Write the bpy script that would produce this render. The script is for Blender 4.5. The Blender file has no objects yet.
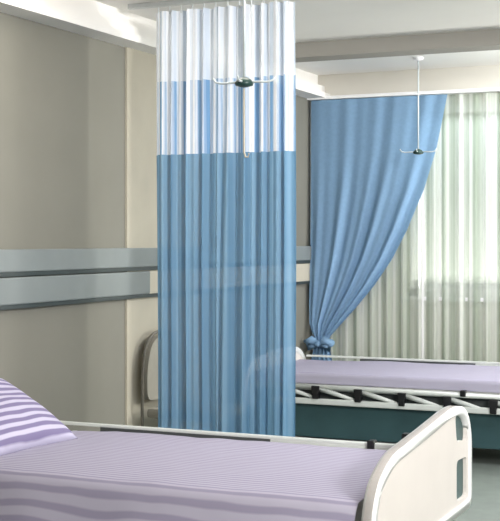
import bpy, bmesh, math, random
from mathutils import Vector, Matrix, noise
from mathutils.geometry import tessellate_polygon
random.seed(4)
scene = bpy.context.scene
col = scene.collection
PI = math.pi

# ---------------------------------------------------------------- materials
def srgb(r, g, b):
    f = lambda c: (c/255/12.92) if c/255 <= .04045 else ((c/255+.055)/1.055)**2.4
    return (f(r), f(g), f(b), 1)

def nt(name):
    m = bpy.data.materials.new(name); m.use_nodes = True
    return m, m.node_tree.nodes, m.node_tree.links

def surface(name, rgb, rough=.6, var=.06, scale=6, metal=0, bump=0, spec=.4):
    m, n, l = nt(name)
    b = n['Principled BSDF']
    b.inputs['Roughness'].default_value = rough
    b.inputs['Metallic'].default_value = metal
    b.inputs['Specular IOR Level'].default_value = spec
    tc = n.new('ShaderNodeTexCoord'); ns = n.new('ShaderNodeTexNoise')
    ns.inputs['Scale'].default_value = scale; ns.inputs['Detail'].default_value = 4
    l.new(tc.outputs['Object'], ns.inputs['Vector'])
    rp = n.new('ShaderNodeValToRGB')
    c = srgb(*rgb)
    rp.color_ramp.elements[0].position = .3; rp.color_ramp.elements[1].position = .7
    rp.color_ramp.elements[0].color = tuple(max(0, v*(1-var)) for v in c[:3])+(1,)
    rp.color_ramp.elements[1].color = tuple(min(1, v*(1+var)) for v in c[:3])+(1,)
    l.new(ns.outputs['Fac'], rp.inputs['Fac']); l.new(rp.outputs['Color'], b.inputs['Base Color'])
    if bump:
        bp = n.new('ShaderNodeBump'); bp.inputs['Strength'].default_value = bump; bp.inputs['Distance'].default_value = .01
        l.new(ns.outputs['Fac'], bp.inputs['Height']); l.new(bp.outputs['Normal'], b.inputs['Normal'])
    return m

def stripes(name, light, dark, axis, period, width=.35, wob=.15, rough=.85):
    """woven cloth with printed stripes across one object axis"""
    m, n, l = nt(name)
    b = n['Principled BSDF']; b.inputs['Roughness'].default_value = rough
    b.inputs['Specular IOR Level'].default_value = .15
    tc = n.new('ShaderNodeTexCoord'); sp = n.new('ShaderNodeSeparateXYZ')
    l.new(tc.outputs['Object'], sp.inputs[0])
    ns = n.new('ShaderNodeTexNoise'); ns.inputs['Scale'].default_value = 5
    l.new(tc.outputs['Object'], ns.inputs['Vector'])
    a = n.new('ShaderNodeMath'); a.operation = 'MULTIPLY'; a.inputs[1].default_value = 1/period
    l.new(sp.outputs[axis], a.inputs[0])
    w = n.new('ShaderNodeMath'); w.operation = 'MULTIPLY_ADD'; w.inputs[1].default_value = wob
    l.new(ns.outputs['Fac'], w.inputs[0]); l.new(a.outputs[0], w.inputs[2])
    f = n.new('ShaderNodeMath'); f.operation = 'FRACT'; l.new(w.outputs[0], f.inputs[0])
    rp = n.new('ShaderNodeValToRGB'); e = rp.color_ramp.elements
    e[0].position = 0; e[0].color = srgb(*dark); e[1].position = 1; e[1].color = srgb(*dark)
    for p in (width, width+.12, .88):
        x = e.new(p); x.color = srgb(*(dark if p == width else light))
    l.new(f.outputs[0], rp.inputs['Fac']); l.new(rp.outputs['Color'], b.inputs['Base Color'])
    return m

def cloth(name, rgb, transl=.35, transp=.1, stripe=None, rough=.9):
    """thin cloth: diffuse + translucent + a little see-through; optional 1-D stripes"""
    m, n, l = nt(name)
    n.remove(n['Principled BSDF']); out = n['Material Output']
    d = n.new('ShaderNodeBsdfDiffuse'); t = n.new('ShaderNodeBsdfTranslucent'); tr = n.new('ShaderNodeBsdfTransparent')
    m1 = n.new('ShaderNodeMixShader'); m2 = n.new('ShaderNodeMixShader')
    m1.inputs[0].default_value = transl; m2.inputs[0].default_value = transp
    l.new(d.outputs[0], m1.inputs[1]); l.new(t.outputs[0], m1.inputs[2])
    l.new(m1.outputs[0], m2.inputs[1]); l.new(tr.outputs[0], m2.inputs[2]); l.new(m2.outputs[0], out.inputs[0])
    tc = n.new('ShaderNodeTexCoord'); mp = n.new('ShaderNodeMapping'); ns = n.new('ShaderNodeTexNoise')
    l.new(tc.outputs['Object'], mp.inputs[0]); l.new(mp.outputs[0], ns.inputs['Vector'])
    rp = n.new('ShaderNodeValToRGB'); e = rp.color_ramp.elements
    c = srgb(*rgb)
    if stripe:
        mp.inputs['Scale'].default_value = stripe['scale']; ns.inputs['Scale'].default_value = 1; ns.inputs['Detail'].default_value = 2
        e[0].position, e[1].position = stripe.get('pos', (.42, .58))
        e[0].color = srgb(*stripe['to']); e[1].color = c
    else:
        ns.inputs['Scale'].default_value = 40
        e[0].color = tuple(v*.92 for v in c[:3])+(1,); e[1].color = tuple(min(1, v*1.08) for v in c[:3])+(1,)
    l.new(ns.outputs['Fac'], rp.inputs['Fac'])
    cc = rp.outputs['Color']
    if stripe and 'above' in stripe:            # plain white hem above a given height
        sp = n.new('ShaderNodeSeparateXYZ'); l.new(tc.outputs['Object'], sp.inputs[0])
        gt = n.new('ShaderNodeMath'); gt.operation = 'GREATER_THAN'; gt.inputs[1].default_value = stripe['above']
        l.new(sp.outputs['Z'], gt.inputs[0])
        sc = n.new('ShaderNodeMath'); sc.operation = 'MULTIPLY'; sc.inputs[1].default_value = .62; l.new(gt.outputs[0], sc.inputs[0])
        mx = n.new('ShaderNodeMixRGB'); l.new(sc.outputs[0], mx.inputs[0]); l.new(cc, mx.inputs[1])
        mx.inputs[2].default_value = c; cc = mx.outputs[0]
    l.new(cc, d.inputs[0]); l.new(cc, t.inputs[0])
    return m

M = {
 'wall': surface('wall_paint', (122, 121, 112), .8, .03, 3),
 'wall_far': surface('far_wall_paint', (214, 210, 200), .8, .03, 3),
 'panel': surface('pale_cream', (184, 178, 162), .7, .05, 4),
 'ceiling': surface('ceiling_paint', (236, 234, 230), .9, .02, 2),
 'beam': surface('beam_shade_grey', (158, 155, 148), .9, .03, 2),
 'cornice': surface('cornice_paint', (236, 234, 230), .7, .02, 2),
 'floor': surface('vinyl_floor', (120, 128, 122), .35, .1, 9),
 'guard': surface('guard_vinyl', (124, 131, 131), .45, .05, 5),
 'guard_dark': surface('guard_dark_edge', (58, 66, 66), .5, .1, 8),
 'white_plastic': surface('white_plastic', (238, 238, 238), .35, .02, 5),
 'board_plastic': surface('board_plastic', (222, 216, 211), .4, .03, 4),
 'steel': surface('pale_enamel', (206, 210, 206), .35, .03, 6),
 'chrome': surface('brushed_metal', (196, 200, 200), .3, .04, 30, .8),
 'dark_metal': surface('dark_grey_metal', (70, 74, 74), .5, .08, 8),
 'black': surface('black_plastic', (22, 22, 24), .45, .2, 9),
 'teal': surface('teal_enamel', (52, 80, 84), .5, .12, 5),
 'teal_dark': surface('dark_green_plastic', (34, 62, 58), .4, .1, 12),
 'slot': surface('grey_green_plastic', (74, 96, 96), .5, .1, 25),
 'mattress': surface('mattress_cover', (222, 222, 220), .7, .03, 12, bump=.1),
 'sheet': stripes('striped_sheet', (172, 168, 185), (146, 141, 162), 'Y', .034, .3),
 'pillow': stripes('striped_pillowcase', (188, 184, 206), (124, 116, 150), 'X', .046, .4, .3),
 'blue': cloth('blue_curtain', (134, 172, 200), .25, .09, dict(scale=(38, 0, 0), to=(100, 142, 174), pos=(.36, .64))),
 'mesh': cloth('mesh_top', (250, 252, 255), .3, .10, dict(scale=(40, 0, 0.0), to=(122, 166, 208), pos=(.43, .55), above=2.40)),
 'window_blue': cloth('window_blue_curtain', (138, 172, 204), .25, .0),
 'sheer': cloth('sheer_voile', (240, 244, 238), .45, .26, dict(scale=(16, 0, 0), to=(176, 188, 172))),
 'chair': surface('cream_upholstery', (160, 156, 144), .7, .05, 14),
 'frame_beige': surface('beige_tube', (112, 108, 98), .5, .06, 9),
 'enamel': surface('grey_enamel', (186, 194, 196), .35, .03, 9),
}
def glass():
    m, n, l = nt('window_glass')
    n.remove(n['Principled BSDF'])
    g = n.new('ShaderNodeBsdfGlossy'); g.inputs['Roughness'].default_value = .03
    t = n.new('ShaderNodeBsdfTransparent'); t.inputs[0].default_value = (.95, .96, .95, 1)
    mx = n.new('ShaderNodeMixShader'); fr = n.new('ShaderNodeFresnel')
    l.new(fr.outputs[0], mx.inputs[0]); l.new(t.outputs[0], mx.inputs[1]); l.new(g.outputs[0], mx.inputs[2])
    l.new(mx.outputs[0], n['Material Output'].inputs[0])
    return m
M['glass'] = glass()

# ---------------------------------------------------------------- mesh helpers
def link(name, bm, mat, parent=None, smooth=False, loc=(0, 0, 0)):
    me = bpy.data.meshes.new(name)
    bmesh.ops.recalc_face_normals(bm, faces=bm.faces[:])
    bm.to_mesh(me); bm.free()
    if smooth:
        for p in me.polygons: p.use_smooth = True
    me.materials.append(M[mat])
    o = bpy.data.objects.new(name, me); col.objects.link(o)
    o.location = loc
    if parent: o.parent = parent
    return o

def box(bm, x0, x1, y0, y1, z0, z1, bev=0):
    r = bmesh.ops.create_cube(bm, size=1)
    for v in r['verts']:
        v.co = Vector(((x0+x1)/2+v.co.x*(x1-x0), (y0+y1)/2+v.co.y*(y1-y0), (z0+z1)/2+v.co.z*(z1-z0)))
    if bev:
        ed = set(e for v in r['verts'] for e in v.link_edges)
        bmesh.ops.bevel(bm, geom=list(ed), offset=bev, segments=2, affect='EDGES', profile=.6)
    return bm

def B(*a, bev=0):
    return box(bmesh.new(), *a, bev=bev)

def tube(bm, pts, r, seg=10):
    pts = [Vector(p) for p in pts]; rings = []
    rr = r if isinstance(r, (list, tuple)) else [r]*len(pts)
    for i, p in enumerate(pts):
        d = (pts[min(i+1, len(pts)-1)]-pts[max(i-1, 0)]).normalized()
        up = Vector((0, 0, 1)) if abs(d.z) < .95 else Vector((1, 0, 0))
        a = d.cross(up).normalized(); b = d.cross(a).normalized()
        rings.append([bm.verts.new(p+rr[i]*(math.cos(2*PI*k/seg)*a+math.sin(2*PI*k/seg)*b)) for k in range(seg)])
    for A, C in zip(rings, rings[1:]):
        for k in range(seg): bm.faces.new((A[k], A[(k+1) % seg], C[(k+1) % seg], C[k]))
    bm.faces.new(rings[0]); bm.faces.new(rings[-1])
    return bm

def lathe(bm, prof, loc=(0, 0, 0), seg=24):
    rings = []
    for r, z in prof:
        rings.append([bm.verts.new((loc[0]+r*math.cos(2*PI*k/seg), loc[1]+r*math.sin(2*PI*k/seg), loc[2]+z)) for k in range(seg)])
    for A, C in zip(rings, rings[1:]):
        for k in range(seg): bm.faces.new((A[k], A[(k+1) % seg], C[(k+1) % seg], C[k]))
    bm.faces.new(rings[0]); bm.faces.new(rings[-1])
    return bm

def prism(bm, loops, x0, x1):
    """outline (and holes) given in (y, z), extruded along x"""
    tris = tessellate_polygon([[Vector((p[0], p[1], 0)) for p in L] for L in loops])
    flat = [p for L in loops for p in L]
    A = [bm.verts.new((x0, p[0], p[1])) for p in flat]; C = [bm.verts.new((x1, p[0], p[1])) for p in flat]
    for t in tris:
        bm.faces.new([A[i] for i in t]); bm.faces.new([C[i] for i in reversed(t)])
    k = 0
    for L in loops:
        n = len(L)
        for i in range(n):
            a, b = k+i, k+(i+1) % n
            bm.faces.new((A[a], A[b], C[b], C[a]))
        k += n
    return bm

def rounded(pts, r, n=6):
    out = []
    N = len(pts)
    for i in range(N):
        p = Vector(pts[i]); a = Vector(pts[i-1]); b = Vector(pts[(i+1) % N])
        da, db = (a-p), (b-p)
        ra = min(r, da.length*.48); rb = min(r, db.length*.48)
        s = p+da.normalized()*ra; e = p+db.normalized()*rb
        for k in range(n+1):
            t = k/n
            out.append(tuple((1-t)**2*s+2*t*(1-t)*p+t*t*e))
    return out

def inset(pts, d):
    """move each outline point inwards by d"""
    N = len(pts); out = []
    area = sum(pts[i-1][0]*pts[i][1]-pts[i][0]*pts[i-1][1] for i in range(N))
    sg = 1 if area > 0 else -1
    for i in range(N):
        a, b = Vector(pts[i-1]), Vector(pts[(i+1) % N])
        t = (b-a).normalized(); nrm = Vector((-t.y, t.x))*sg
        out.append(tuple(Vector(pts[i])+nrm*d))
    return out

def tag(o, label=None, cat=None, group=None, kind=None):
    if label: o['label'] = label
    if cat: o['category'] = cat
    if group: o['group'] = group
    if kind: o['kind'] = kind
    return o

def empty(name, loc, label, cat, group=None, rz=0):
    o = bpy.data.objects.new(name, None); col.objects.link(o)
    o.location = loc; o.rotation_euler = (0, 0, rz); o.empty_display_size = .1
    return tag(o, label, cat, group)

def dup(o, parent=None):
    c = o.copy(); col.objects.link(c)
    if parent: c.parent = parent
    for ch in list(o.children): dup(ch, c)
    return c

def struct(name, bm, mat, parent=None, label=None):
    o = link(name, bm, mat, parent)
    if not parent: tag(o, label, None, None, 'structure')
    return o

# ---------------------------------------------------------------- room shell
HX, WY, CZ = -3.76, 9.65, 2.86          # head wall x, window wall y, ceiling height
RX, BY = 3.2, -1.6                      # right wall, back wall
struct('floor', B(HX-.1, RX+.1, BY-.1, WY+.1, -.1, 0), 'floor', label='grey green vinyl ward floor')
struct('ceiling', B(HX-.1, RX+.1, BY-.1, WY+.1, CZ, CZ+.1), 'ceiling', label='off-white ceiling of the ward')
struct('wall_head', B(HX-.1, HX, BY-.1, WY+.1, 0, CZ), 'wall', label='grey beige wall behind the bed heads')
struct('wall_right', B(RX, RX+.1, BY-.1, WY+.1, 0, CZ), 'wall_far', label='pale wall facing the bed feet')
struct('wall_back', B(HX, RX, BY-.1, BY, 0, CZ), 'wall_far', label='pale wall at the near end')
# window wall with one wide opening
wx0, wx1, wz0, wz1 = -2.93, .35, 1.05, 2.58
bm = bmesh.new()
box(bm, HX, wx0, WY, WY+.12, 0, CZ); box(bm, wx1, RX, WY, WY+.12, 0, CZ)
box(bm, wx0, wx1, WY, WY+.12, 0, wz0); box(bm, wx0, wx1, WY, WY+.12, wz1, CZ)
struct('wall_window', bm, 'wall_far', label='pale wall with the wide curtained window')
w = struct('window_1', B(wx0+.05, wx1-.05, WY+.07, WY+.076, wz0+.05, wz1-.05), 'glass', label='wide white framed window behind sheer curtain')
bm = bmesh.new()
box(bm, wx0, wx0+.06, WY+.03, WY+.11, wz0, wz1); box(bm, wx1-.06, wx1, WY+.03, WY+.11, wz0, wz1)
box(bm, wx0, wx1, WY+.03, WY+.11, wz0, wz0+.06); box(bm, wx0, wx1, WY+.03, WY+.11, wz1-.06, wz1)
for x in (-1.83, -.74): box(bm, x-.03, x+.03, WY+.03, WY+.11, wz0, wz1)
link('window_frame', bm, 'white_plastic', w)
link('window_sill', B(wx0-.05, wx1+.05, WY-.03, WY+.1, wz0-.03, wz0), 'white_plastic', w)
# ceiling beam across the ward, its backlit shade put into the grey
struct('trim_1', B(HX, RX, 8.0, 8.22, 2.758, CZ), 'beam', label='shallow ceiling beam coloured in shade grey in front of the window bay')
# cornice box along the head wall
bm = B(HX, HX+.16, BY, WY, 2.66, 2.70); box(bm, HX, HX+.11, BY, WY, 2.70, 2.765); box(bm, HX, HX+.05, BY, WY, 2.765, CZ)
struct('trim_2', bm, 'cornice', label='white stepped cornice along the top of the head wall')
# thin cream strip on the head wall, paler than the wall around it
struct('trim_3', B(HX, HX+.014, 6.555, 7.55, .1, 2.66), 'panel', label='tall cream strip on the head wall beside the cubicle curtain')
struct('trim_7', B(HX, HX+.03, 9.60, WY, 1.46, 2.64), 'cornice', label='thin white strip in the corner beside the blue window curtain')
# bumper rails along the head wall
def guard(n, z0, z1, y1, label):
    o = struct('trim_%d' % n, B(HX, HX+.04, BY, y1, z0, z1, bev=.008), 'guard', label=label)
    link('lower_edge', B(HX, HX+.034, BY, WY, z0-.022, z0), 'guard_dark', o)  # dark strip along the lower edge of the rail
    return o
guard(4, 1.335, 1.452, WY, 'upper grey bumper rail on the head wall')
guard(5, 1.168, 1.308, 6.80, 'lower grey bumper rail on the head wall')
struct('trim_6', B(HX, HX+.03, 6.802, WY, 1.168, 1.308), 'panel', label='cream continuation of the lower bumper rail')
struct('baseboard_head', B(HX, HX+.015, BY, WY, 0, .1), 'guard', label='grey baseboard along the head wall')
struct('baseboard_window', B(HX+.015, RX, WY-.015, WY, 0, .1), 'guard', label='grey baseboard under the window')

# ---------------------------------------------------------------- hospital bed
OUT = rounded([(-.07, .30), (-.065, .50), (-.02, .60), (.04, .655), (.19, .712), (.61, .745), (1.0, .782), (1.17, .775),
               (1.275, .725), (1.335, .63), (1.34, .30)], .07, 4)
HEAD = rounded([(.0, .30), (.0, .52), (.10, .63), (.55, .68), (.98, .67), (1.12, .60), (1.19, .50), (1.19, .30)], .09, 4)
SLOT1 = rounded([(1.075, .738), (1.19, .742), (1.27, .69), (1.27, .60), (1.19, .618), (1.10, .62)], .03, 3)
SLOT2 = rounded([(1.10, .54), (1.27, .535), (1.27, .36), (1.10, .36)], .03, 3)

def end_board(root, name, x0, outline, slots):
    """moulded board across one end of the bed"""
    o = link(name, prism(bmesh.new(), [outline]+slots, x0, x0+.03), 'board_plastic', root)
    ring_in = inset(outline, .038)
    bm = prism(bmesh.new(), [outline, ring_in], x0-.008, x0+.038)
    ed = [e for e in bm.edges if len(e.link_faces) == 2 and e.calc_face_angle(0) > 1.0]
    bmesh.ops.bevel(bm, geom=ed, offset=.008, segments=3, affect='EDGES', profile=.5)
    rim = link('rim', bm, 'white_plastic', o, True); rim['label'] = 'rounded white rim of the board'
    for S in slots:
        h = link('hand_grip', prism(bmesh.new(), [inset(S, -.006)], x0+.006, x0+.014), 'slot', o)
        h['label'] = 'grey green recessed hand grip'
    return o

def make_bed(loc, label):
    r = empty('hospital_bed', loc, label, 'bed', 'hospital beds in the ward')
    L = 2.30
    bm = B(.06, L-.03, .13, 1.07, .385, .438, bev=.006)
    for k in range(6): box(bm, .1+k*.36, .16+k*.36, .14, 1.06, .36, .386)
    link('bed_deck', bm, 'dark_metal', r)
    bm = bmesh.new()
    for y in (.125, 1.055): box(bm, .09, L-.06, y, y+.02, .11, .384, bev=.004)
    o = link('side_panel', bm, 'teal', r); o['label'] = 'dark teal panel closing the underside of the bed'
    for x in (.16, L-.16):
        for y in (.2, 1.0):
            lg = link('leg', tube(bmesh.new(), [(x, y, .13), (x, y, .385)], .022), 'steel', r)
            bm = bmesh.new(); tube(bm, [(x, y-.016, .055), (x, y+.016, .055)], .055, 20)
            box(bm, x-.02, x+.02, y-.024, y+.024, .07, .135)
            link('caster', bm, 'black', lg)
    end_board(r, 'headboard', .0, HEAD, [])
    end_board(r, 'footboard', L-.03, OUT, [SLOT1, SLOT2])
    # folded near side rail: two bars with slanted posts and black joints
    y = .065
    bm = B(.2, 2.2, y-.016, y+.016, .350, .392, bev=.01)
    nr = link('side_rail', bm, 'steel', r)
    link('top_bar', tube(bmesh.new(), [(.2, y, .476), (2.18, y, .462)], .017), 'steel', nr, True)
    xs = [.547+.313*k for k in range(6)]
    for k, x in enumerate(xs):
        zc = .437-.009*k
        bm = B(x-.030, x+.030, y-.03, y+.02, zc-.004, zc+.044, bev=.006)
        box(bm, x-.022, x+.022, y-.03, y+.02, zc-.046, zc-.001, bev=.006)
        j = link('rail_joint', bm, 'black', nr); j['label'] = 'black rail joint'
    for k, (xa, xb) in enumerate(zip([xs[0]-.313]+xs, xs)):
        zc = .437-.009*k
        link('post', tube(bmesh.new(), [(max(xa+.02, .2), y, zc+.034), (xb-.03, y, zc-.036)], [.020, .011], 8), 'steel', nr, True)
    k = link('rail_joint', B(1.575, 1.615, y-.026, y+.02, .458, .500, bev=.008), 'black', nr); k['label'] = 'black rail knob'
    for x in (.5, 2.15): link('bracket', B(x-.02, x+.02, y+.01, .135, .36, .42), 'dark_metal', nr)
    # far side rail: flat bar level with the mattress
    y = 1.115
    fr = link('side_rail', B(.0+.06, 2.24, y-.014, y+.014, .577, .592, bev=.004), 'steel', r)
    fr['label'] = 'pale flat side rail'
    link('dark_insert', B(.51, 1.42, y-.018, y+.012, .550, .577), 'dark_metal', fr)
    link('lower_bar', B(1.42, 2.24, y-.016, y+.012, .556, .577), 'steel', fr)
    for x, z0, z1 in ((1.91, .556, .604), (2.07, .575, .645)):
        j = link('rail_joint', B(x-.016, x+.016, y-.03, y+.022, z0, z1, bev=.006), 'black', fr); j['label'] = 'black rail joint'
    for x in (.35, 1.3, 2.1): link('post', B(x-.012, x+.012, y-.010, y+.010, .39, .548), 'steel', fr)
    link('bracket', B(.3, 2.15, 1.068, 1.125, .392, .42), 'dark_metal', fr)
    return r

bed1 = make_bed((-3.70, 4.22, 0), 'white hospital bed in the foreground with its footboard at lower right')
bed2 = dup(bed1); bed2.location = (-3.70, 8.11, 0)
bed2['label'] = 'white hospital bed below the window, its rail folded down on black joints'

def mattress(loc, label):
    bm = B(.05, 2.25, .1, 1.085, .44, .556, bev=.025)
    o = link('mattress', bm, 'mattress', None, True, loc)
    return tag(o, label, 'mattress')
mattress((-3.70, 4.22, 0), 'white mattress of the foreground bed, bare strip showing beside the pillow')
mattress((-3.70, 8.11, 0), 'white mattress of the bed below the window')

def sheet(loc, label, seed, edge=.09, drop=.075, flare=0):
    """striped sheet spread on the mattress and hanging over the near side"""
    bm = bmesh.new(); NX, NY = 90, 44
    grid = []
    for i in range(NX+1):
        x = .06+2.17*i/NX; row = []
        far = 1.088-max(0, .11*(1-max(0, (x-.30))/.32)) if x < .62 else 1.088
        for j in range(NY+1):
            s = -drop+(far+drop-edge)*j/NY       # negative part hangs down
            nz = noise.noise(Vector((x*3+seed, s*3, seed)))*.005+noise.noise(Vector((x*9, s*7+seed, 0)))*.0025
            if s < 0:
                y, z = edge-.006+nz+s*flare+.010*math.sin(x*11+seed)*min(1, -s*5)*bool(flare), .564+s*.95
            else:
                y = edge+s; z = .5655+nz
                if s < .02: z -= (.02-s)*.3
            row.append(bm.verts.new((x, y, max(z, .1) if s < 0 else max(z, .5595))))
        grid.append(row)
    for i in range(NX):
        for j in range(NY): bm.faces.new((grid[i][j], grid[i+1][j], grid[i+1][j+1], grid[i][j+1]))
    o = link('bed_sheet', bm, 'sheet', None, True, loc)
    return tag(o, label, 'sheet')
sheet((-3.70, 4.22, 0), 'lavender striped sheet on the foreground bed, hanging over its near side', 1.3, .0, .36, .5)
sheet((-3.70, 8.11, 0), 'lavender striped sheet on the bed below the window', 5.1)

def pillow(loc, rot, label):
    bm = bmesh.new(); N = 28; a, b, h = .27, .36, .085
    top, bot = [], []
    for i in range(N+1):
        rt, rb = [], []
        for j in range(N+1):
            u, v = -1+2*i/N, -1+2*j/N
            e = ((1-abs(u)**2.6)*(1-abs(v)**2.6))**.42
            pinch = 1-.07*(1-abs(u)**2)*abs(v)-.0
            x, y = a*u*(1-.06*(1-v*v)*abs(u)), b*v*(1-.05*(1-u*u)*abs(v))
            w = noise.noise(Vector((u*2.2, v*2.2, 3)))*.012*e
            rt.append(bm.verts.new((x, y, h*e+w)))
            rb.append(rt[-1] if i in (0, N) or j in (0, N) else bm.verts.new((x, y, -h*.75*e)))
        top.append(rt); bot.append(rb)
    for i in range(N):
        for j in range(N):
            bm.faces.new((top[i][j], top[i+1][j], top[i+1][j+1], top[i][j+1]))
            q = [bot[i][j], bot[i][j+1], bot[i+1][j+1], bot[i+1][j]]
            try: bm.faces.new(q)
            except ValueError: pass
    o = link('pillow', bm, 'pillow', None, True, loc)
    o.rotation_euler = rot
    return tag(o, label, 'pillow')
pillow((-3.405, 4.70, .695), (0, math.radians(29), math.radians(-3)), 'purple and white striped pillow propped at the head of the foreground bed')

# ---------------------------------------------------------------- cubicle curtain between the beds
CX0, CX1, CY = -3.425, -2.565, 6.3
def fold(s, z, amp):
    """depth of the hanging folds at position s (0..1) and height z"""
    lo = 1-min(1, max(0, (z-.3)/2.5))
    ph = s*2*PI
    f = .62*math.sin(ph*10+.9*math.sin(ph*2.3)+.4*lo)+.45*math.sin(ph*17.3+1.1+lo*.7)+.3*math.sin(ph*5.1+2)
    f -= 1.9*math.exp(-((s-.525)/.018)**2)*(.35+.65*lo)
    return amp*f
def hang(name, z0, z1, nz, mat, parent, amp, off=0):
    bm = bmesh.new(); NX = 300; rows = []
    for k in range(nz+1):
        z = z0+(z1-z0)*k/nz; row = []
        for i in range(NX+1):
            s = i/NX
            x = CX0+(CX1-CX0)*s + .006*math.sin(s*2*PI*9+1.2)+.004*math.sin(z*2+s*5)
            row.append(bm.verts.new((x, CY+off+fold(s, z, amp), z)))
        rows.append(row)
    for a, b in zip(rows, rows[1:]):
        for i in range(NX): bm.faces.new((a[i], a[i+1], b[i+1], b[i]))
    return link(name, bm, mat, parent, True)
cc = empty('cubicle_curtain', ((CX0+CX1)/2, CY, 0), 'blue cubicle curtain with white mesh top hanging between the two beds', 'curtain')
def rehome(o, root):
    o.matrix_parent_inverse = Matrix.Translation(-root.location); return o
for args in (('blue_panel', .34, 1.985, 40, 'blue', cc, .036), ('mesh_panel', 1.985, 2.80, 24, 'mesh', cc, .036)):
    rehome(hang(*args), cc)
tr = link('curtain_track', B(HX+.17, -.9, CY-.014, CY+.014, 2.83, CZ, bev=.004), 'chrome')
tag(tr, 'slim metal ceiling track carrying the cubicle curtain', 'track')
for k in range(12):
    x = CX0+.03+(CX1-CX0-.06)*k/11
    rehome(link('hook', tube(bmesh.new(), [(x, CY, 2.785), (x, CY, 2.826)], .004, 6), 'chrome', cc), cc)

# ---------------------------------------------------------------- drip hangers hanging from the ceiling
def hanger(loc, label):
    r = empty('drip_hanger', loc, label, 'drip hanger', 'ceiling drip hangers over the beds')
    link('ceiling_plate', lathe(bmesh.new(), [(.005, 0), (.04, 0), (.036, -.018), (.012, -.026)], (0, 0, 0)), 'white_plastic', r, True)
    link('rod', tube(bmesh.new(), [(0, 0, -.02), (0, 0, -0.695)], .0055), 'enamel', r, True)
    k = link('knob', lathe(bmesh.new(), [(.004, -0.682), (.014, -0.684), (.030, -0.694), (.040, -0.708), (.036, -0.718), (.015, -0.724), (.004, -0.725)]), 'teal_dark', r, True)
    k['label'] = 'dark green oval knob'
    bm = bmesh.new()
    for s in (-1, 1):
        tube(bm, [(0, 0, -0.702), (s*.10, s*.01, -0.706), (s*.125, s*.012, -0.700), (s*.138, s*.013, -0.682)], .0045, 8)
        tube(bm, [(0, 0, -0.702), (s*.01, -s*.07, -0.706), (s*.012, -s*.09, -0.690)], .0045, 8)
    link('hook_arm', bm, 'enamel', r, True)
    return r
hanger((-2.148, 4.735, CZ), 'metal drip hanger with dark green knob in front of the mesh curtain')
h2 = dup(bpy.data.objects['drip_hanger']); h2.location = (-2.66, 9.0, CZ)
h2['label'] = 'metal drip hanger hanging in front of the blue window curtain'
# the near one carries a lower extension rod with a small hook
bm = tube(bmesh.new(), [(0, 0, -0.730), (0, 0, -0.995), (.006, 0, -1.015), (.018, 0, -1.015), (.022, 0, -1.000)], .0045, 8)
e = link('lower_rod', bm, 'panel', bpy.data.objects['drip_hanger'], True); e['label'] = 'cream lower rod ending in a hook'

# ---------------------------------------------------------------- window curtains
rail = link('curtain_rail', B(HX, RX, 9.53, 9.62, 2.645, 2.672, bev=.004), 'white_plastic')
tag(rail, 'white curtain rail above the window', 'rail')
for x in (-3.0, -1.2, .6, 2.4): link('bracket', B(x-.012, x+.012, 9.6, WY, 2.65, 2.668), 'white_plastic', rail)
# sheer voile
sh = empty('sheer_curtain', (-1.4, 9.60, 0), 'white sheer voile curtain covering the window, right of the blue curtain', 'curtain')
bm = bmesh.new(); rows = []; NX = 520
for k in range(13):
    z = .12+2.522*k/12; row = []
    for i in range(NX+1):
        x = -3.70+4.3*i/NX
        y = 9.603+.017*math.sin(x*2*PI*8.5+.8*math.sin(x*5))+.009*math.sin(x*2*PI*15+1)
        row.append(bm.verts.new((x+1.4, y-9.60, z)))
    rows.append(row)
for a, b in zip(rows, rows[1:]):
    for i in range(NX): bm.faces.new((a[i], a[i+1], b[i+1], b[i]))
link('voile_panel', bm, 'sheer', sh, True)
link('seam', B(-2.80+1.4, -2.785+1.4, -.032, -.026, .12, 2.64), 'white_plastic', sh)
# blue curtain swept to the left and tied
T = (-3.605, 9.47, .665)
wc = empty('window_curtain', T, 'bright blue window curtain swept aside and tied at lower left', 'curtain')
RE = [(2.64, -2.585), (2.21, -2.67), (1.90, -2.765), (1.58, -2.90), (1.35, -3.02), (1.14, -3.165), (.95, -3.325), (.81, -3.455), (.72, -3.535), (.665, -3.55)]
LE = [(2.64, -3.728), (1.6, -3.728), (1.0, -3.728), (.82, -3.72), (.74, -3.69), (.70, -3.67), (.665, -3.66)]
def lerp(tab, z):
    for (za, xa), (zb, xb) in zip(tab, tab[1:]):
        if zb <= z <= za: return xa+(xb-xa)*(za-z)/(za-zb)
    return tab[-1][1] if z < tab[-1][0] else tab[0][1]
bm = bmesh.new(); rows = []; NX = 170; NZ = 110
for k in range(NZ+1):
    z = .665+(2.64-.665)*(k/NZ)**1.15; row = []
    xl, xr = lerp(LE, z), lerp(RE, z); wd = xr-xl
    t = (z-.665)/1.975
    for i in range(NX+1):
        u = i/NX
        amp = .012+.030*math.sin(PI*min(1, t*1.15+.12))
        ph = u*2*PI
        f = .6*math.sin(ph*5.2+1.0+.9*t)+.45*math.sin(ph*8.7+t*2.2)+.25*math.sin(ph*2.1+t*3)
        f *= .35+.65*(u**.6)                           # right side gathers more deeply
        sag = .05*math.sin(PI*t)*u
        row.append(bm.verts.new((xl+wd*u-T[0], 9.545-.075*(1-t)**2-sag*.5+amp*f*.8-T[1], z-T[2])))
    rows.append(row)
for a, b in zip(rows, rows[1:]):
    for i in range(NX): bm.faces.new((a[i], a[i+1], b[i+1], b[i]))
link('curtain_cloth', bm, 'window_blue', wc, True)
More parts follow.
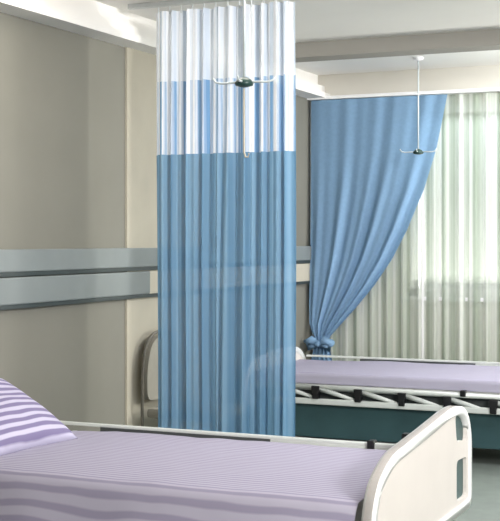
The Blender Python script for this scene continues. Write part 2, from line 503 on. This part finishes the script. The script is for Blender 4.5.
# tail below the tie
bm = bmesh.new(); rows = []; NX = 70
for k in range(25):
    q = k/24; z = .665-q*.57; row = []
    half = .055+.11*q**.7
    for i in range(NX+1):
        u = -1+2*i/NX
        x = -3.605+half*u+.015*q*math.sin(u*6)
        y = 9.47+.03*math.sin(u*2*PI*2.6+q)*(0.5+q*.6)-.02*(1-u*u)
        row.append(bm.verts.new((x-T[0], y-T[1], z-T[2])))
    rows.append(row)
for a, b in zip(rows, rows[1:]):
    for i in range(NX): bm.faces.new((a[i], a[i+1], b[i+1], b[i]))
link('curtain_tail', bm, 'window_blue', wc, True)
bm = bmesh.new()
ring = [(.088*math.cos(a), .052*math.sin(a)-.004, .012*math.sin(2*a)) for a in [2*PI*k/20 for k in range(21)]]
tube(bm, ring, .022, 10)
tb = link('tie_band', bm, 'window_blue', wc, True)
bm = bmesh.new()
for s in (-1, 1):
    pts = [(s*.01, -.06, 0), (s*.06, -.085, .03), (s*.10, -.075, .012), (s*.085, -.07, -.03), (s*.02, -.065, -.012)]
    tube(bm, pts, [.022, .036, .032, .03, .018], 10)
tube(bm, [(0, -.09, .02), (0, -.095, 0), (0, -.09, -.02)], [.016, .026, .016], 10)
link('bow', bm, 'window_blue', tb, True)

# ---------------------------------------------------------------- bedside chair half hidden by the cubicle curtain
ch = empty('bedside_chair', (-3.40, 6.88, 0), 'cream bedside chair with rounded back, half hidden behind the cubicle curtain', 'chair')
arch = rounded([(-.24, .50), (-.24, .74), (-.17, .90), (0, .94), (.17, .90), (.24, .74), (.24, .50)], .1, 5)
link('backrest', prism(bmesh.new(), [inset(arch, .02)], -.31, -.265), 'chair', ch)
pts = [(-.29, p[0], p[1]) for p in rounded([(-.24, .02), (-.24, .74), (-.17, .905), (0, .945), (.17, .905), (.24, .74), (.24, .02)], .12, 6) if True]
pts = [p for p in pts if not (p[2] < .1 and abs(p[1]) < .2)]
o = link('back_frame', tube(bmesh.new(), pts, .010, 8), 'frame_beige', ch, True)
link('seat', B(-.27, .20, -.225, .225, .42, .48, bev=.02), 'chair', ch)
for s in (-1, 1):
    link('leg', tube(bmesh.new(), [(.18, s*.21, .43), (.20, s*.225, .0)], .012, 8), 'dark_metal', ch, True)

# ---------------------------------------------------------------- world, lights, camera
wd = bpy.data.worlds.new('daylight'); scene.world = wd; wd.use_nodes = True
n, l = wd.node_tree.nodes, wd.node_tree.links
bg = n['Background']
tc = n.new('ShaderNodeTexCoord'); ns = n.new('ShaderNodeTexNoise'); ns.inputs['Scale'].default_value = 9; ns.inputs['Detail'].default_value = 3
rp = n.new('ShaderNodeValToRGB')
rp.color_ramp.elements[0].position = .38; rp.color_ramp.elements[1].position = .55
rp.color_ramp.elements[0].color = srgb(178, 182, 166); rp.color_ramp.elements[1].color = srgb(244, 248, 246)
l.new(tc.outputs['Generated'], ns.inputs['Vector']); l.new(ns.outputs['Fac'], rp.inputs['Fac']); l.new(rp.outputs['Color'], bg.inputs['Color'])
bg.inputs['Strength'].default_value = .68

def area(name, loc, target, size, power, rgb=(255, 255, 255)):
    d = bpy.data.lights.new(name, 'AREA'); d.shape = 'RECTANGLE'; d.size, d.size_y = size; d.energy = power; d.color = srgb(*rgb)[:3]
    o = bpy.data.objects.new(name, d); col.objects.link(o); o.location = loc
    o.rotation_euler = (Vector(target)-Vector(loc)).to_track_quat('-Z', 'Y').to_euler()
    return o
area('window_daylight', (-1.3, 11.2, 3.5), (-1.6, 7.5, .6), (3.4, 1.2), 420, (240, 248, 255))
area('ground_bounce_fill', (-1.3, 10.9, .3), (-1.8, 8.2, 2.9), (3.4, 1.0), 400, (255, 250, 246))  # added lamp outside, stands in for daylight bounced up to the bay ceiling
area('ceiling_fill', (.3, 2.6, 2.8), (.3, 2.6, 0), (1.6, 1.6), 85, (255, 251, 244))  # added unseen fill below the ceiling, no fitting modelled
area('ceiling_fill', (-.6, 6.8, 2.8), (-.6, 6.8, 0), (1.4, 1.4), 80, (250, 250, 255))  # second added ceiling fill, also without a fitting
area('wall_top_fill', (-3.15, 4.9, 2.82), (-3.5, 4.9, 1.2), (.3, 2.4), 40, (255, 248, 236))  # added unseen light brightening the top of the head wall
f = area('front_fill', (1.7, 2.2, 2.6), (-3.0, 6.5, 2.35), (1.0, .6), 100, (255, 252, 250)); f.data.spread = math.radians(90)  # added camera-side fill, brightens the mesh and upper head wall
area('bay_ceiling_fill', (.9, 8.9, 1.9), (-2.4, 8.7, 2.95), (.5, .5), 120, (255, 253, 248))  # added out-of-view light to whiten the bay ceiling
area('bay_fill', (-1.6, 8.9, 2.8), (-2.2, 9.6, .9), (1.8, .5), 40, (250, 252, 255))  # added fill that brightens the window bay

cam = bpy.data.cameras.new('camera'); co = bpy.data.objects.new('camera', cam); col.objects.link(co)
co.location = (0, 0, 1.5); co.rotation_euler = (PI/2, 0, math.atan(560/1250))
cam.sensor_fit = 'HORIZONTAL'; cam.sensor_width = 36; cam.lens = 90; cam.shift_y = -20.5/500
cam.clip_start = .05
scene.camera = co
scene.view_settings.view_transform = 'Standard'
scene.view_settings.look = 'None'
scene.view_settings.exposure = -.17
